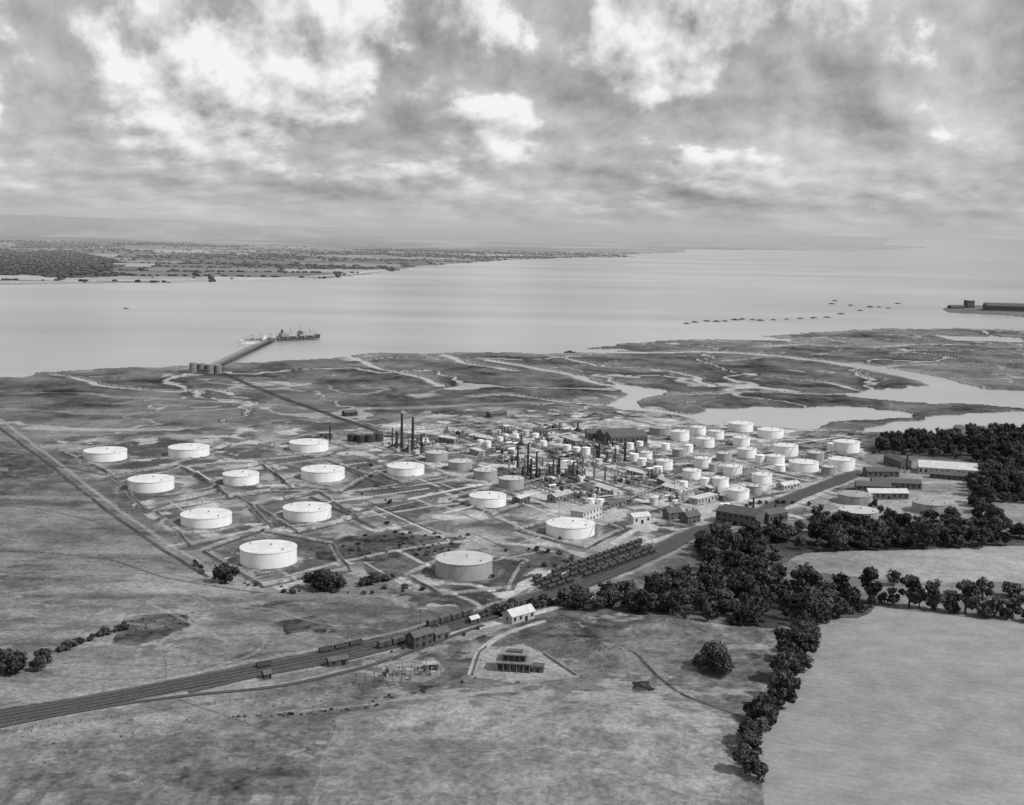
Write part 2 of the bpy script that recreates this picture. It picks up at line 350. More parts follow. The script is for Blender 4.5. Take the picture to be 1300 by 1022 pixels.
# --- tank list : x, top y, bottom y, width, paint
TANKS=[(134,566,587,54,'white'),(240,562,582,52,'white'),(192,601,626,58,'white'),(262,644,671,65,'white'),(306,596,617,46,'white'),
(341,684,722,73,'white'),(390,636,663,62,'white'),(410,589,612,56,'white'),(392,556,575,50,'white'),(589,698,738,74,'lgrey'),(724,656,684,63,'white'),
(619,623,645,48,'white'),(649,603,622,33,'lgrey'),(616,593,610,31,'lgrey'),(584,582,598,31,'lgrey'),(554,571,587,29,'lgrey'),(515,586,605,48,'white'),
(863,545,560,24,'white'),(886,540,553,20,'white'),(909,545,558,20,'white'),(940,534,549,32,'white'),(978,542,557,34,'white'),(838,540,553,28,'grey'),
(895,554,569,24,'white'),(941,553,567,22,'white'),(892,579,594,22,'white'),(948,567,582,24,'white'),(919,573,586,20,'lgrey'),(843,582,597,22,'white'),
(878,594,609,24,'white'),(914,604,619,22,'white'),(930,589,605,24,'white'),(937,618,636,28,'white'),(967,599,614,26,'white'),(984,576,591,24,'white'),
(997,562,580,32,'white'),(1020,582,600,38,'white'),(1035,572,586,22,'lgrey'),(1068,579,598,34,'white'),(1074,557,575,34,'white'),(1052,590,604,20,'lgrey'),
(957,614,628,20,'lgrey'),(862,568,581,18,'lgrey'),(820,572,584,16,'white'),
(1089,641,674,50,'lgrey'),(1181,632,654,46,'grey'),(1085,622,642,44,'grey')]
TK=[]
for x,yt,yb,w,c in TANKS:
    m_=mpp(x,yb); dep=math.atan(H/ (m_*F)); el=w*math.sin(dep)
    p=G(x,yb-el/2); Rr=w*m_/2; hh=max(4,((yb-yt)-el)*m_/math.cos(dep))
    TK.append((p,Rr,hh,c))
    d=np.hypot(X-p.x,Y-p.y)+wpx*26+(nC-.5)*14
    T=blend(T,(1-sm(d,Rr*1.12+2,Rr*1.42+4))*.75*np.clip(nF*3-.9,0.15,1),.36)
    T=blend(T,((d<Rr*1.12+1.0))*.7,.09)
for P,v in (([(606,858),(618,826),(668,818),(702,838),(735,858),(660,866)],.26),([(808,866),(828,864),(838,876),(816,878)],.05),([(480,862),(495,842),(555,836),(570,852),(535,864)],.20),
            ([(700,792),(722,786),(800,838),(760,858),(700,820)],.11),([(690,640),(760,632),(800,655),(760,668)],.33),([(1060,640),(1130,625),(1240,625),(1230,650),(1100,660)],.28),
            ([(840,655),(900,640),(960,645),(900,670)],.32)):
    m=inpoly(X+wpx*12+(nC-.5)*5,Y+wpy*12+(nE-.5)*4,W(P)); T=np.where(m,v+(nC-.5)*.2+(nB-.5)*.14,T)
# railway formation
RAIL=[(-60,922),(0,910),(150,885),(300,856),(420,833),(500,815),(560,798),(620,780),(680,759),(750,735),(830,702),(885,675),(960,652),(1030,622),(1090,600)]
RW=cat(W(RAIL)); d=dline(RW,30,3); T=blend(T,(1-sm(d,7,10))*.92,.08+(nC-.5)*.12); T=blend(T,(1-sm(np.abs(d-10.5),1,2.3))*.5,.30)
sid=W([(672,752),(690,738),(760,714),(820,690),(850,690),(800,715),(720,745),(690,756)]); m=inpoly(X,Y,sid); T=np.where(m,.16+(nC-.5)*.2,T)
WOODS=[[(1105,576),(1160,563),(1240,557),(1500,553),(1500,640),(1300,640),(1236,636),(1238,608),(1258,592),(1200,580),(1150,578)],
 [(885,694),(925,676),(1000,678),(1045,668),(1110,684),(1150,678),(1300,678),(1500,678),(1500,696),(1300,694),(1180,698),(1100,702),(1020,704),(1000,716),(960,728),(900,726)],
 [(830,750),(880,726),(960,728),(1010,738),(1060,750),(1108,770),(1085,786),(1040,786),(990,801),(940,796),(900,786),(850,780),(760,774),(725,776),(712,768),(770,756)]]
for P in WOODS:
    m=inpoly(X+wpx*10,Y+wpy*10,W(P)); T=np.where(m,.075+(nB-.5)*.12+(nC-.5)*.06,T)
# --- far land: fields and hedges
def fields(x,y):
    a=x/560+.5*fbm(x/1500,y/1500,3,120)+y/2500; b=y/520+.6*fbm(x/1500,y/1500,3,121)-x/3000
    b1=np.floor(b); a=a+_h(b1,b1*0,5)*3; a1=np.floor(a); return a1,b1,np.minimum(a-a1,1-(a-a1))*560,np.minimum(b-b1,1-(b-b1))*520
iu,iv,eu,ev=fields(X,Y); ch=_h(iu,iv,9)
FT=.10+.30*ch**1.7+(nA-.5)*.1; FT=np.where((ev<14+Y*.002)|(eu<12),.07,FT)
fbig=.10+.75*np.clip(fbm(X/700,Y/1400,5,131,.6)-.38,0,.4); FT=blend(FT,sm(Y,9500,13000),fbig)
fw=fbm(X/900,Y/700,4,130); FWOOD=fw>.60
FT=np.where(FWOOD&(Y<14000),.06,FT)
lwp=W([(-300,350),(-300,325),(0,320),(90,318),(150,331),(140,345),(60,349)])
FT=np.where(inpoly(X+wpx*200,Y+wpy*200,lwp),.05,FT)
d=dline(W([(-300,363),(0,358),(150,356),(300,354),(400,351),(450,347),(490,342)]),120,30); FT=blend(FT,(1-sm(d,12,38))*.9,.44)
D=np.hypot(X,Y); hz=1-np.exp(-np.clip(D-3800,0,None)/9500); FT=blend(FT,hz,.335)  # aerial haze painted into the far-land tone, paler and flatter with distance
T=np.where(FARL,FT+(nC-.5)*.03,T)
T=np.where(SPIT,.14+(nB-.5)*.1,T)
A_=np.where(FARL,.2,A_)
WATER=SEA|WAT
T=np.where(WATER,.16,T); Z=np.where(WATER,-3.2,Z)
Z=np.where(SPIT,.4,Z)
T=np.clip(T,.03,.6)
ii=(np.arange(R-1)[:,None]*C+np.arange(C-1)[None,:]).ravel()
Fq=np.stack([ii,ii+1,ii+C+1,ii+C],1)
gm=bpy.data.materials.new('ground_surface'); nt=nodes_of(gm); N=nt.nodes; L=nt.links
o_=N.new('ShaderNodeOutputMaterial'); b_=N.new('ShaderNodeBsdfDiffuse')
at=N.new('ShaderNodeAttribute'); at.attribute_name='tone'; tc=N.new('ShaderNodeTexCoord'); aa=N.new('ShaderNodeAttribute'); aa.attribute_name='amp'
def nz(scale,det,ro=.6):
    n=N.new('ShaderNodeTexNoise'); n.inputs['Scale'].default_value=scale; n.inputs['Detail'].default_value=det; n.inputs['Roughness'].default_value=ro; L.new(tc.outputs['Object'],n.inputs['Vector']); return n
def mrng(src,a,b,c,d_):
    m=N.new('ShaderNodeMapRange'); 
    for i,v in enumerate((a,b,c,d_)): m.inputs[i+1].default_value=v
    L.new(src,m.inputs[0]); return m.outputs[0]
def mul(a,b,op='MULTIPLY'):
    m=N.new('ShaderNodeMath'); m.operation=op
    for i,q in enumerate((a,b)):
        if isinstance(q,float): m.inputs[i].default_value=q
        else: L.new(q,m.inputs[i])
    return m.outputs[0]
n1=nz(.35,7,.8); n2=nz(.06,3); 
fine=mul(mul(mrng(n1.outputs['Fac'],.30,.70,-.9,.9),aa.outputs['Fac']),1.0,'ADD')
c_=mul(mul(at.outputs['Fac'],fine),mrng(n2.outputs['Fac'],.3,.7,.87,1.13))
L.new(c_,b_.inputs['Color'])
bp=N.new('ShaderNodeBump'); bp.inputs['Distance'].default_value=.9; L.new(aa.outputs['Fac'],bp.inputs['Strength']); L.new(n1.outputs['Fac'],bp.inputs['Height']); L.new(bp.outputs[0],b_.inputs['Normal'])
L.new(b_.outputs[0],o_.inputs[0])
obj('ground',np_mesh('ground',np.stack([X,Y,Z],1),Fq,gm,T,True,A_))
print('ground',time.time()-T0)

# water
wm=bpy.data.materials.new('estuary_water'); nt=nodes_of(wm); N=nt.nodes; L=nt.links
o_=N.new('ShaderNodeOutputMaterial'); b_=N.new('ShaderNodeBsdfPrincipled'); tc=N.new('ShaderNodeTexCoord')
b_.inputs['Roughness'].default_value=.28; b_.inputs['IOR'].default_value=1.33
mp=N.new('ShaderNodeMapping'); mp.inputs['Scale'].default_value=(.0007,.0026,1); n=N.new('ShaderNodeTexNoise'); n.inputs['Scale'].default_value=1; n.inputs['Detail'].default_value=8; n.inputs['Roughness'].default_value=.58
L.new(tc.outputs['Object'],mp.inputs[0]); L.new(mp.outputs[0],n.inputs['Vector'])
mr=N.new('ShaderNodeMapRange'); mr.inputs[1].default_value=.3; mr.inputs[2].default_value=.7; mr.inputs[3].default_value=.27; mr.inputs[4].default_value=.42; L.new(n.outputs['Fac'],mr.inputs[0]); L.new(mr.outputs[0],b_.inputs['Base Color'])
n2=N.new('ShaderNodeTexNoise'); n2.inputs['Scale'].default_value=.12; n2.inputs['Detail'].default_value=5; L.new(tc.outputs['Object'],n2.inputs['Vector'])
bp=N.new('ShaderNodeBump'); bp.inputs['Distance'].default_value=.5; bp.inputs['Strength'].default_value=.3; L.new(n2.outputs['Fac'],bp.inputs['Height']); L.new(bp.outputs[0],b_.inputs['Normal'])
L.new(b_.outputs[0],o_.inputs[0])
SEAZ=-1.5
wv=np.array([(-300000,600,SEAZ),(300000,600,SEAZ),(300000,249000,SEAZ),(-300000,249000,SEAZ)])
obj('sea_water',np_mesh('sea_water',wv,np.array([[0,1,2,3]]),wm))

# ------------------------------------------------------------------ storage tanks
def make_tank(R_,h,c):
    b=MB(); n=56; roof={'white':'roofw','lgrey':'lgroof','grey':'grey'}[c]
    nc=4
    for i in range(nc):
        z0=h*i/nc; z1=h*(i+1)/nc; rr=R_-.035*i
        b.cyl(0,0,z0-(1.0 if i==0 else 0),z1,rr,rr,c,n,cap=False)
    b.cyl(0,0,h-.25,h,R_+.18,R_+.18,c,n,cap=True)
    vs=[(R_*1.0*math.cos(2*math.pi*i/n),R_*math.sin(2*math.pi*i/n),h+.03) for i in range(n)]+[(0,0,h+R_*.06)]
    b.add(vs,[(i,(i+1)%n,n) for i in range(n)],roof)
    for i in range(0,n,2):
        a=2*math.pi*i/n; x,y=R_*.99*math.cos(a),R_*.99*math.sin(a); b.beam((x,y,h),(x,y,h+1),.06,'steel')
    b.cyl(R_*.1,0,h+R_*.05,h+R_*.06+.9,.5,.5,'steel',8); b.cyl(-R_*.7,R_*.3,h,h+1.2,.4,.4,'steel',8); b.cyl(R_*.6,-R_*.5,h,h+1.1,.45,.45,'steel',8)
    a0=random.uniform(2.2,6.2); k=14; 
    for i in range(k):
        a=a0+.45*i/k; a1=a0+.45*(i+1)/k; zz=h*i/k
        b.beam((math.cos(a)*(R_+.4),math.sin(a)*(R_+.4),zz),(math.cos(a1)*(R_+.4),math.sin(a1)*(R_+.4),h*(i+1)/k),.18,'lgrey')
    a=random.uniform(3.8,5.6); x,y=math.cos(a),math.sin(a)
    b.beam((x*R_,y*R_,.8),(x*(R_+9),y*(R_+9),.8),.5,'steel',6)
    return b.mesh('storage_tank')
for p,Rr,hh,c in TK: obj('storage_tank',make_tank(Rr,hh,c),p)

# ------------------------------------------------------------------ helpers for buildings
def ends(a,b):
    p=G(*a); q=G(*b); return (p+q)/2, (q-p).length, math.atan2(q.y-p.y,q.x-p.x)
def building(name,a,b,wd,h,rise=2.5,wall='brick',roof='slate',bays=1,rows=1,chim=0,nx=None):
    c,L_,an=ends(a,b); B=MB(); w1=wd/bays
    for i in range(bays):
        y=-wd/2+w1*(i+.5)
        if rise>0: B.gable(0,y,-.6,L_,w1-(.02 if bays>1 else 0),h+.6,rise,wall,roof,.02 if bays>1 else .4)
        else:
            B.box(0,y,-.6,L_,w1,h+.6,wall); B.box(0,y,h+.003,L_+.8,w1+.8,.35,roof)
    nx=nx or max(2,int(L_/4)); st=h/rows
    for rr in range(rows):
        for i in range(nx):
            x=-L_/2+L_*(i+.5)/nx; ww=min(1.6,L_/nx*.5)
            for sg in (-1,1): 
                if rr==0 and i==nx//2: B.box(x,sg*(wd/2+.02),0,ww*1.2,.08,min(2.6,st*.85),'black')
                else: B.box(x,sg*(wd/2+.02),rr*st+st*.35,ww,.08,st*.42,'black')
    for sg in (-1,1):
        for i in range(max(1,int(wd/5))):
            y=-wd/2+wd*(i+.5)/max(1,int(wd/5)); B.box(sg*(L_/2+.02),y,st*.35,.08,1.2,st*.42,'black')
    for i in range(chim):
        x=-L_/2+L_*(i+.5)/chim; B.box(x,.5,h,.9,.9,rise+1.6,'brick')
    return obj(name,B.mesh(name),c,an)
building('long_warehouse',(1165,598),(1246,604),26,6,3,'conc','asb',2,1)
building('goods_shed',(1086,622),(1130,624),14,5,2.4,'brick','slate'); building('workshop_shed',(1098,604),(1138,604),14,5,2.4,'brick','slate')
building('workshop_shed',(1106,618),(1168,620),12,5,2.4,'brick','slate'); building('workshop_shed',(1100,632),(1150,632),12,5,2.4,'brick','asb')
building('store_building',(1128,588),(1150,596),10,7,2.5,'brick','slate',1,2); building('store_building',(1180,606),(1230,610),8,4,2,'brick','slate')
building('boiler_house',(915,660),(965,668),16,8,3,'brick','slate',2,2); building('boiler_house',(968,664),(992,660),12,7,2.5,'brick','slate')
building('engineering_shed',(766,562),(812,560),34,8,4,'slate','slate',2); building('engineering_shed',(744,556),(766,556),18,6,3,'brick','slate')
building('office_building',(732,664),(756,655),10,8,0,'asb','conc',1,2); building('office_building',(800,664),(822,662),9,5,2,'asb','asb')
building('railway_cottage',(644,791),(673,783),7,4.2,2.8,'conc','asb',1,1,2)
building('signal_box',(521,823),(545,816),5.5,6,2,'timber','slate',1,2,1); building('goods_office',(548,813),(566,808),6,3.6,2,'brick','slate',1,1,1)
building('platelayers_hut',(334,862),(343,860),3,2.6,1.2,'timber','slate'); building('platelayers_hut',(416,846),(440,842),3.4,3,1.2,'timber','slate')
building('platelayers_hut',(596,792),(606,789),3,2.6,1.2,'brick','asb')
building('brick_house',(845,659),(862,657),8,5,3,'brick','slate',1,2,2); building('brick_house',(868,664),(884,661),8,5,3,'brick','slate',1,2,2)
building('marsh_hut',(436,528),(452,527),8,4,2,'dark','slate'); building('marsh_hut',(620,530),(640,527),8,4,2,'brick','slate')
building('control_house',(405,556),(422,556),7,5,0,'brick','conc')
for a,b,w in (((560,560),(580,563),8),((600,556),(622,560),9),((655,640),(668,636),7),((700,638),(722,632),8),((760,622),(785,630),9),((680,548),(700,552),9),((800,600),(822,606),9),
              ((845,620),(868,626),9),((770,645),(790,640),7),((880,640),(905,634),8),((600,575),(612,579),6),((990,622),(1010,618),8),((520,556),(540,560),8),((715,560),(735,566),8),((838,612),(852,618),6)):
    building('refinery_shed',a,b,w,random.uniform(3,5),random.choice((0,1.2,1.8)),random.choice(('brick','asb','conc','steel')),random.choice(('asb','slate','asb','conc')))

# pump house : two-tier building with oversailing roofs
B=MB(); B.box(0,0,-.5,15,9,4.5,'brick'); B.box(0,0,4.003,17,11,.5,'steel'); B.box(0,0,4.51,10.5,6,3.2,'brick'); B.box(0,0,7.713,13,8.5,.45,'steel'); B.box(0,0,8.17,7,3.4,.8,'slate')
for i in range(6):
    x=-6.2+i*2.5
    for sg in (-1,1): B.box(x,sg*4.53,1.0,1.4,.1,2.2,'black')
for i in range(4):
    x=-3.9+i*2.6
    for sg in (-1,1): B.box(x,sg*3.03,5.1,1.5,.1,1.8,'black')
for i in range(3):
    for sg in (-1,1): B.box(sg*7.53,-3+i*3,1.0,.1,1.4,2.2,'black')
for i in range(6): B.box(-7.5+i*3,-5,-.3,.35,.35,4.3,'steel')
B.box(11,-1,-.4,5,5,3.2,'brick'); B.box(11,-1,2.803,5.6,5.6,.25,'slate'); B.box(11,-3.53,.4,1.4,.1,1.6,'black')
c,L_,an=ends((632,848),(675,850)); obj('pump_house',B.mesh('pump_house'),c,an-.05)

# electrical substation : low bays, transformers and busbars
B=MB()
for gx in range(6):
    for gy in range(2):
        x=-14+gx*5.5+random.uniform(-.6,.6); y=-4+gy*8; h=random.uniform(3.6,5.4); B.beam((x,y,-.4),(x,y,h),.22,'steel')
        B.box(x,y,h,1.6,.15,.15,'dark'); 
        for t in (-.6,0,.6): B.cyl(x+t,y,h+.15,h+.8,.1,.07,'asb',5)
for gx in range(5):
    x=-11.5+gx*5.5; B.box(x,-1.5+random.uniform(-1,1),-.3,random.uniform(1.6,3),random.uniform(1.5,2.4),random.uniform(2.2,3.4),random.choice(('steel','dark','conc'))); B.cyl(x-.6,-1.4,2.5,3.9,.18,.1,'asb',6)
    B.box(x+1.5,2.8,-.3,1.6,1.4,2.0,random.choice(('conc','dark'))); B.cyl(x+1.5,2.8,1.7,2.9,.3,.2,'dark',6)
B.box(10,6,-.3,7,4,3,'brick'); B.box(10,6,2.703,7.6,4.6,.25,'conc'); B.box(10,3.97,.4,1.2,.1,1.9,'black')
obj('electrical_substation',B.mesh('electrical_substation'),G(520,856),.15)
B=MB()
for i in range(7):
    x=i*4.0; B.beam((x,0,-.3),(x,0,5.0),.2,'timber'); B.box(x,0,4.5,1.5,.12,.12,'dark')
    if i%3==0: B.box(x,1.4,-.2,1.2,1,2.4,'steel')
obj('substation_gantry',B.mesh('substation_gantry'),G(452,868),.2)
def wallline(name,pts,h,k='conc',w=.3):
    B=MB(); P=[G(*p) for p in pts]
    for a,b in zip(P[:-1],P[1:]):
        c=(a+b)/2; B.box(c.x,c.y,min(a.z,b.z)-.4,(b-a).length,w,h+.4+abs(a.z-b.z)*.5,k,math.atan2(b.y-a.y,b.x-a.x))
    obj(name,B.mesh(name))
wallline('yard_wall',[(600,858),(610,828),(618,822)],1.3,'brick'); wallline('retaining_wall',[(690,830),(735,860),(660,867)],1.1,'conc')

# ------------------------------------------------------------------ chimneys and process plant
def chimney(px,pyb,pyt,w=2.2,k='dark'):
    m_=mpp(px,pyb); h=(pyb-pyt)*m_; B=MB(); B.box(0,0,-.5,w*1.7,w*1.7,2.5,'conc')
    for i in range(4): B.cyl(0,0,2+(h-2)*i/4,2+(h-2)*(i+1)/4,w/2*(1-.09*i),w/2*(1-.09*(i+1)),k,14,cap=(i==3))
    B.cyl(0,0,h-.8,h+.2,w*.38,w*.38,k,14)
    for i in range(3):
        a=i*2.09; B.beam((w*.35*math.cos(a),w*.35*math.sin(a),h*.75),(h*.35*math.cos(a),h*.35*math.sin(a),0),.08,'dark')
    obj('chimney_stack',B.mesh('chimney_stack'),G(px,pyb))
for q in ((510,572,525,3),(524,575,529,3),(498,570,543,1.6),(419,562,540,2),(657,600,563,2.2),(670,605,563,2.2),(681,609,573,2.2),(702,612,582,1.8),
          (1151,600,577,2.4),(984,655,640,1.8),(956,653,632,2),(768,612,592,1.4),(781,590,568,1.4)): chimney(*q)
def vessel_h(B,x,y,z,L_,R_,k,rot=0):
    c,s=math.cos(rot),math.sin(rot); n=10
    B.beam((x-c*L_/2,y-s*L_/2,z),(x+c*L_/2,y+s*L_/2,z),R_*2,k,n)
    for t in (-.3,.3): B.box(x+c*L_*t,y+s*L_*t,-.3,.5,R_*1.6,z+.1,'conc',rot)
def unit(tall,ncol):
    B=MB(); 
    for i in range(ncol):
        x=random.uniform(-14,14); y=random.uniform(-10,10); h=random.uniform(5,tall); R_=random.uniform(.6,1.2); k=random.choice(('asb','lgrey','lgrey','steel','dark'))
        B.cyl(x,y,-.3,h,R_,R_,k,12); B.cyl(x,y,h,h+R_*.6,R_,R_*.3,k,12)
        for z in np.arange(4,h,4.5): B.cyl(x,y,z,z+.15,R_+.8,R_+.8,'steel',10)
        B.beam((x+R_+.4,y,0),(x+R_+.4,y,h),.3,'steel')
    for i in range(1 if tall<12 else 2):
        x=random.uniform(-10,10); y=random.uniform(-7,7); sx=random.uniform(5,8); sy=random.uniform(4,6); h=random.choice((3,6)) if tall<12 else random.choice((6,9))
        for a in (-1,0,1):
            for b in (-1,1): B.beam((x+a*sx/2,y+b*sy/2,-.3),(x+a*sx/2,y+b*sy/2,h),.24,'dark')
        for z in np.arange(3,h+.1,3):
            B.box(x,y,z,sx,sy,.14,'steel')
            for b in (-1,1): B.beam((x-sx/2,y+b*sy/2,z-3),(x,y+b*sy/2,z),.15,'dark')
        for j in range(3): vessel_h(B,x,y-sy/3+j*sy/3,h+1,sx*.8,.6,random.choice(('asb','steel','white')))
    for i in range(4): vessel_h(B,random.uniform(-16,16),random.uniform(-11,11),random.uniform(1.2,2.4),random.uniform(4,8),random.uniform(.6,1.1),random.choice(('white','asb','steel','dark')),random.choice((0,1.57)))
    for i in range(3):
        x=random.uniform(-16,16); y=random.uniform(-11,11); B.cyl(x,y,-.3,random.uniform(2,4),1.8,1.8,random.choice(('white','lgrey','dark','asb')),16)
    for i in range(4):
        y=random.uniform(-12,12); L2=random.uniform(12,36); x0=random.uniform(-18,18-L2) if L2<36 else -18
        for j in range(3): B.beam((x0,y+j*.5,1.2),(x0+L2,y+j*.5,1.2),.25,random.choice(('steel','asb')))
        for t in range(int(L2/6)+1): B.beam((x0+t*6,y+.5,-.3),(x0+t*6,y+.5,1.1),.2,'dark')
    B.box(random.uniform(-12,12),random.uniform(-8,8),-.3,6,4,3.3,random.choice(('brick','asb')))
    return B.mesh('process_unit')
ga=math.atan2(gd[0][1],gd[0][0])
LOW=[unit(8,2) for i in range(6)]; HI=[unit(18,6) for i in range(4)]
for i,(px,py,k) in enumerate([(520,574,1),(500,568,0),(545,566,0),(600,558,0),(640,550,0),(640,574,0),(668,566,0),(664,603,1),(690,606,1),(712,604,1),(706,618,0),(736,606,1),(742,590,0),(725,580,0),(680,590,0),
    (755,570,0),(775,584,1),(780,566,0),(800,578,0),(790,612,0),(770,628,0),(735,630,0),(822,606,0),(655,584,0),(740,548,0),(700,544,0),(850,634,0),(580,552,0),(905,630,0),(700,560,0)]):
    obj('process_unit',(HI if k else LOW)[i%(4 if k else 6)],G(px,py),ga+random.choice((0,math.pi/2,math.pi)))
def small_tank(R_,h,k):
    B=MB(); B.cyl(0,0,-.3,h,R_,R_,k,24); B.cyl(0,0,h,h+R_*.18,R_,.1,k,24); B.cyl(0,0,h-.2,h,R_+.1,R_+.1,'steel',24)
    B.beam((R_+.3,0,0),(R_+.3,0,h),.4,'steel'); B.cyl(R_*.3,0,h,h+.9,.3,.3,'steel',6); return B.mesh('small_tank')
SM={k:small_tank(4.2,6,k) for k in ('white','lgrey','dark','grey','asb')}
for px,py,k,s in [(447,560,'dark',1.1),(458,561,'dark',1.1),(469,561,'dark',1.1),(480,560,'dark',1.1),(610,566,'white',.8),(619,567,'white',.8),(635,560,'white',.7),(642,556,'white',.7),(655,556,'white',.7),(668,553,'asb',.7),(680,556,'white',.8),
   (690,566,'white',.8),(720,572,'white',.9),(732,574,'white',.9),(744,577,'white',.9),(712,562,'asb',.8),(760,590,'asb',.8),(800,570,'white',.8),(812,566,'white',.8),(805,585,'white',1),(815,590,'white',1),(826,594,'lgrey',1),(835,600,'white',1),
   (845,570,'white',1),(874,574,'white',1),(965,588,'white',1.1),(905,598,'lgrey',.9),(990,598,'white',1.1),(895,616,'white',.9),(868,618,'white',.8),(1056,572,'white',1.1),
   (750,640,'white',.7),(762,640,'white',.7),(640,618,'lgrey',.6),(570,572,'grey',.8),(830,640,'asb',.8),(920,650,'white',.9)]:
    obj('small_tank',SM[k],G(px,py),0,None,(s,s,s*random.uniform(.8,1.2)))
def piperack(a,b,k=5):
    c,L_,an=ends(a,b); B=MB()
    for x in np.arange(-L_/2,L_/2,6):
        for y in (-1.6,1.6): B.beam((x,y,-.4),(x,y,2.6),.25,'dark')
        B.beam((x,-1.8,2),(x,1.8,2),.22,'dark')
    for j in range(k): B.beam((-L_/2,-1.4+j*.7,2.3),(L_/2,-1.4+j*.7,2.3),.3,('asb','steel','dark','steel','steel')[j%5],6)
    obj('pipe_rack',B.mesh('pipe_rack'),c,an)
for a,b in (((540,574),(640,606)),((640,606),(770,652)),((600,545),(720,580)),((720,580),(830,618)),((430,552),(520,556)),((650,620),(740,596)),((760,650),(860,612)),((830,560),(930,548)),((860,632),(960,600)),((930,600),(1060,574)),((480,550),(600,540)),((620,560),(600,600))): piperack(a,b)
B=MB(); B.beam((0,0,-.3),(0,0,11),.28,'steel',6); B.box(0,0,10.6,1.6,.3,.3,'steel'); LM=B.mesh('light_mast')
for i in range(46): obj('light_mast',LM,G(random.uniform(480,1060),random.uniform(545,655)),random.uniform(0,3))

# ------------------------------------------------------------------ railway
def offset(P,o):
    d=np.gradient(P,axis=0); n=np.stack([-d[:,1],d[:,0]],1); n/=np.hypot(n[:,0],n[:,1])[:,None]; return P+n*o
def ribbon(B,P,w,z,k):
    a=offset(P,w/2); b=offset(P,-w/2); hz_=hfun(P[:,0],P[:,1])+z; vs=[]
    for i in range(len(P)): vs+=[(a[i,0],a[i,1],hz_[i]),(b[i,0],b[i,1],hz_[i])]
    B.add(vs,[(2*i,2*i+1,2*i+3,2*i+2) for i in range(len(P)-1)],k)
def resamp(P,st):
    s=np.concatenate([[0],np.cumsum(np.hypot(*np.diff(P,axis=0).T))]); t=np.arange(0,s[-1],st); return np.stack([np.interp(t,s,P[:,0]),np.interp(t,s,P[:,1])],1)
def track(P):
    B=MB(); P=resamp(P,4); ribbon(B,P,3.0,.25,'ballast')
    for o in (-.75,.75): ribbon(B,offset(P,o),.12,.5,'rail')
    Q=resamp(P,1.6); d=np.gradient(Q,axis=0); zq=hfun(Q[:,0],Q[:,1])
    if len(Q)<400:
        for i in range(len(Q)): B.box(Q[i,0],Q[i,1],zq[i]+.22,.5,2.6,.14,'timber',math.atan2(d[i,1],d[i,0]))
    obj('railway_track',B.mesh('railway_track'))
for o in (-5.2,-1.8,1.8,5.2): track(offset(RW,o))
track(cat(W([(-60,940),(0,922),(120,900),(240,884),(350,872),(430,856),(500,836),(580,806),(620,792)])))
track(cat(W([(240,880),(330,858),(430,840),(520,818)])))
SIDE=[((678,744),(822,692)),((686,748),(828,697)),((694,751),(832,702)),((676,739),(815,689))]
def wheels(B,xs):
    for x in xs:
        for y in (-.75,.75): B.beam((x,y-.08,.5),(x,y+.08,.5),.95,'dark',10)
B=MB(); B.box(0,0,.95,7.6,2.2,.3,'dark'); B.beam((-3.5,0,2.3),(3.5,0,2.3),2.1,'dark',12); B.cyl(0,0,3.2,3.9,.5,.45,'dark',8); wheels(B,(-2.4,2.4))
for x in (-4,4):
    for y in (-.7,.7): B.beam((x-.3,y,1.1),(x+.3,y,1.1),.3,'steel',6)
B.beam((.8,1.1,0.9),(.8,1.1,3.4),.1,'steel')
TW=B.mesh('tank_wagon')
B=MB(); B.box(0,0,.95,7,2.3,.25,'dark'); B.box(0,1.1,1.2,7,.1,1.2,'timber'); B.box(0,-1.1,1.2,7,.1,1.2,'timber'); B.box(3.45,0,1.2,.1,2.1,1.2,'timber'); B.box(-3.45,0,1.2,.1,2.1,1.2,'timber'); B.box(0,0,1.2,6.7,2,.6,'ballast'); wheels(B,(-2.2,2.2))
OW=B.mesh('open_wagon')
B=MB(); B.gable(0,0,1.2,7,2.5,2.2,.4,'timber','slate',.05); B.box(0,0,.95,7.2,2.3,.24,'dark'); B.box(0,1.27,1.3,1.6,.06,1.9,'dark'); B.box(0,-1.27,1.3,1.6,.06,1.9,'dark'); wheels(B,(-2.2,2.2))
VW=B.mesh('covered_goods_wagon')
for a,b in SIDE:
    p=G(*a);q=G(*b); d=(q-p); n_=int(d.length/8.6); an=math.atan2(d.y,d.x)
    track(np.array([[p.x,p.y],[q.x,q.y]]))
    for i in range(n_):
        if random.random()<.08: continue
        c=p+d*((i+.5)/n_); c.z=ground_z(c.x,c.y)+.1; obj('tank_wagon',TW,c,an)
def on_track(off,s0,n_,me,nm,gap=8.3):
    P=resamp(offset(RW,off),1.0)
    for i in range(n_):
        k=int(s0+i*gap); 
        if k+1>=len(P): break
        x,y=P[k]; d=P[k+1]-P[k]; obj(nm,me,(x,y,ground_z(x,y)+.1),math.atan2(d[1],d[0]))
def arc_of(px,py):
    P=resamp(RW,1.0); q=np.array(G0(px,py)); return int(np.argmin(np.hypot(*(P-q).T)))
on_track(5.2,arc_of(418,832),3,OW,'open_wagon'); on_track(1.8,arc_of(338,850),1,OW,'open_wagon'); on_track(-5.2,arc_of(480,820),4,VW,'covered_goods_wagon'); on_track(5.2,arc_of(560,800),4,VW,'covered_goods_wagon')
on_track(-1.8,arc_of(600,786),4,OW,'open_wagon'); on_track(5.2,arc_of(765,728),8,TW,'tank_wagon'); on_track(-5.2,arc_of(900,670),6,OW,'open_wagon')
B=MB(); B.beam((0,0,-.5),(0,0,8.5),.22,'timber',6); B.box(0,0,7.4,.12,2,.14,'timber'); B.box(0,0,8,.12,2,.14,'timber')
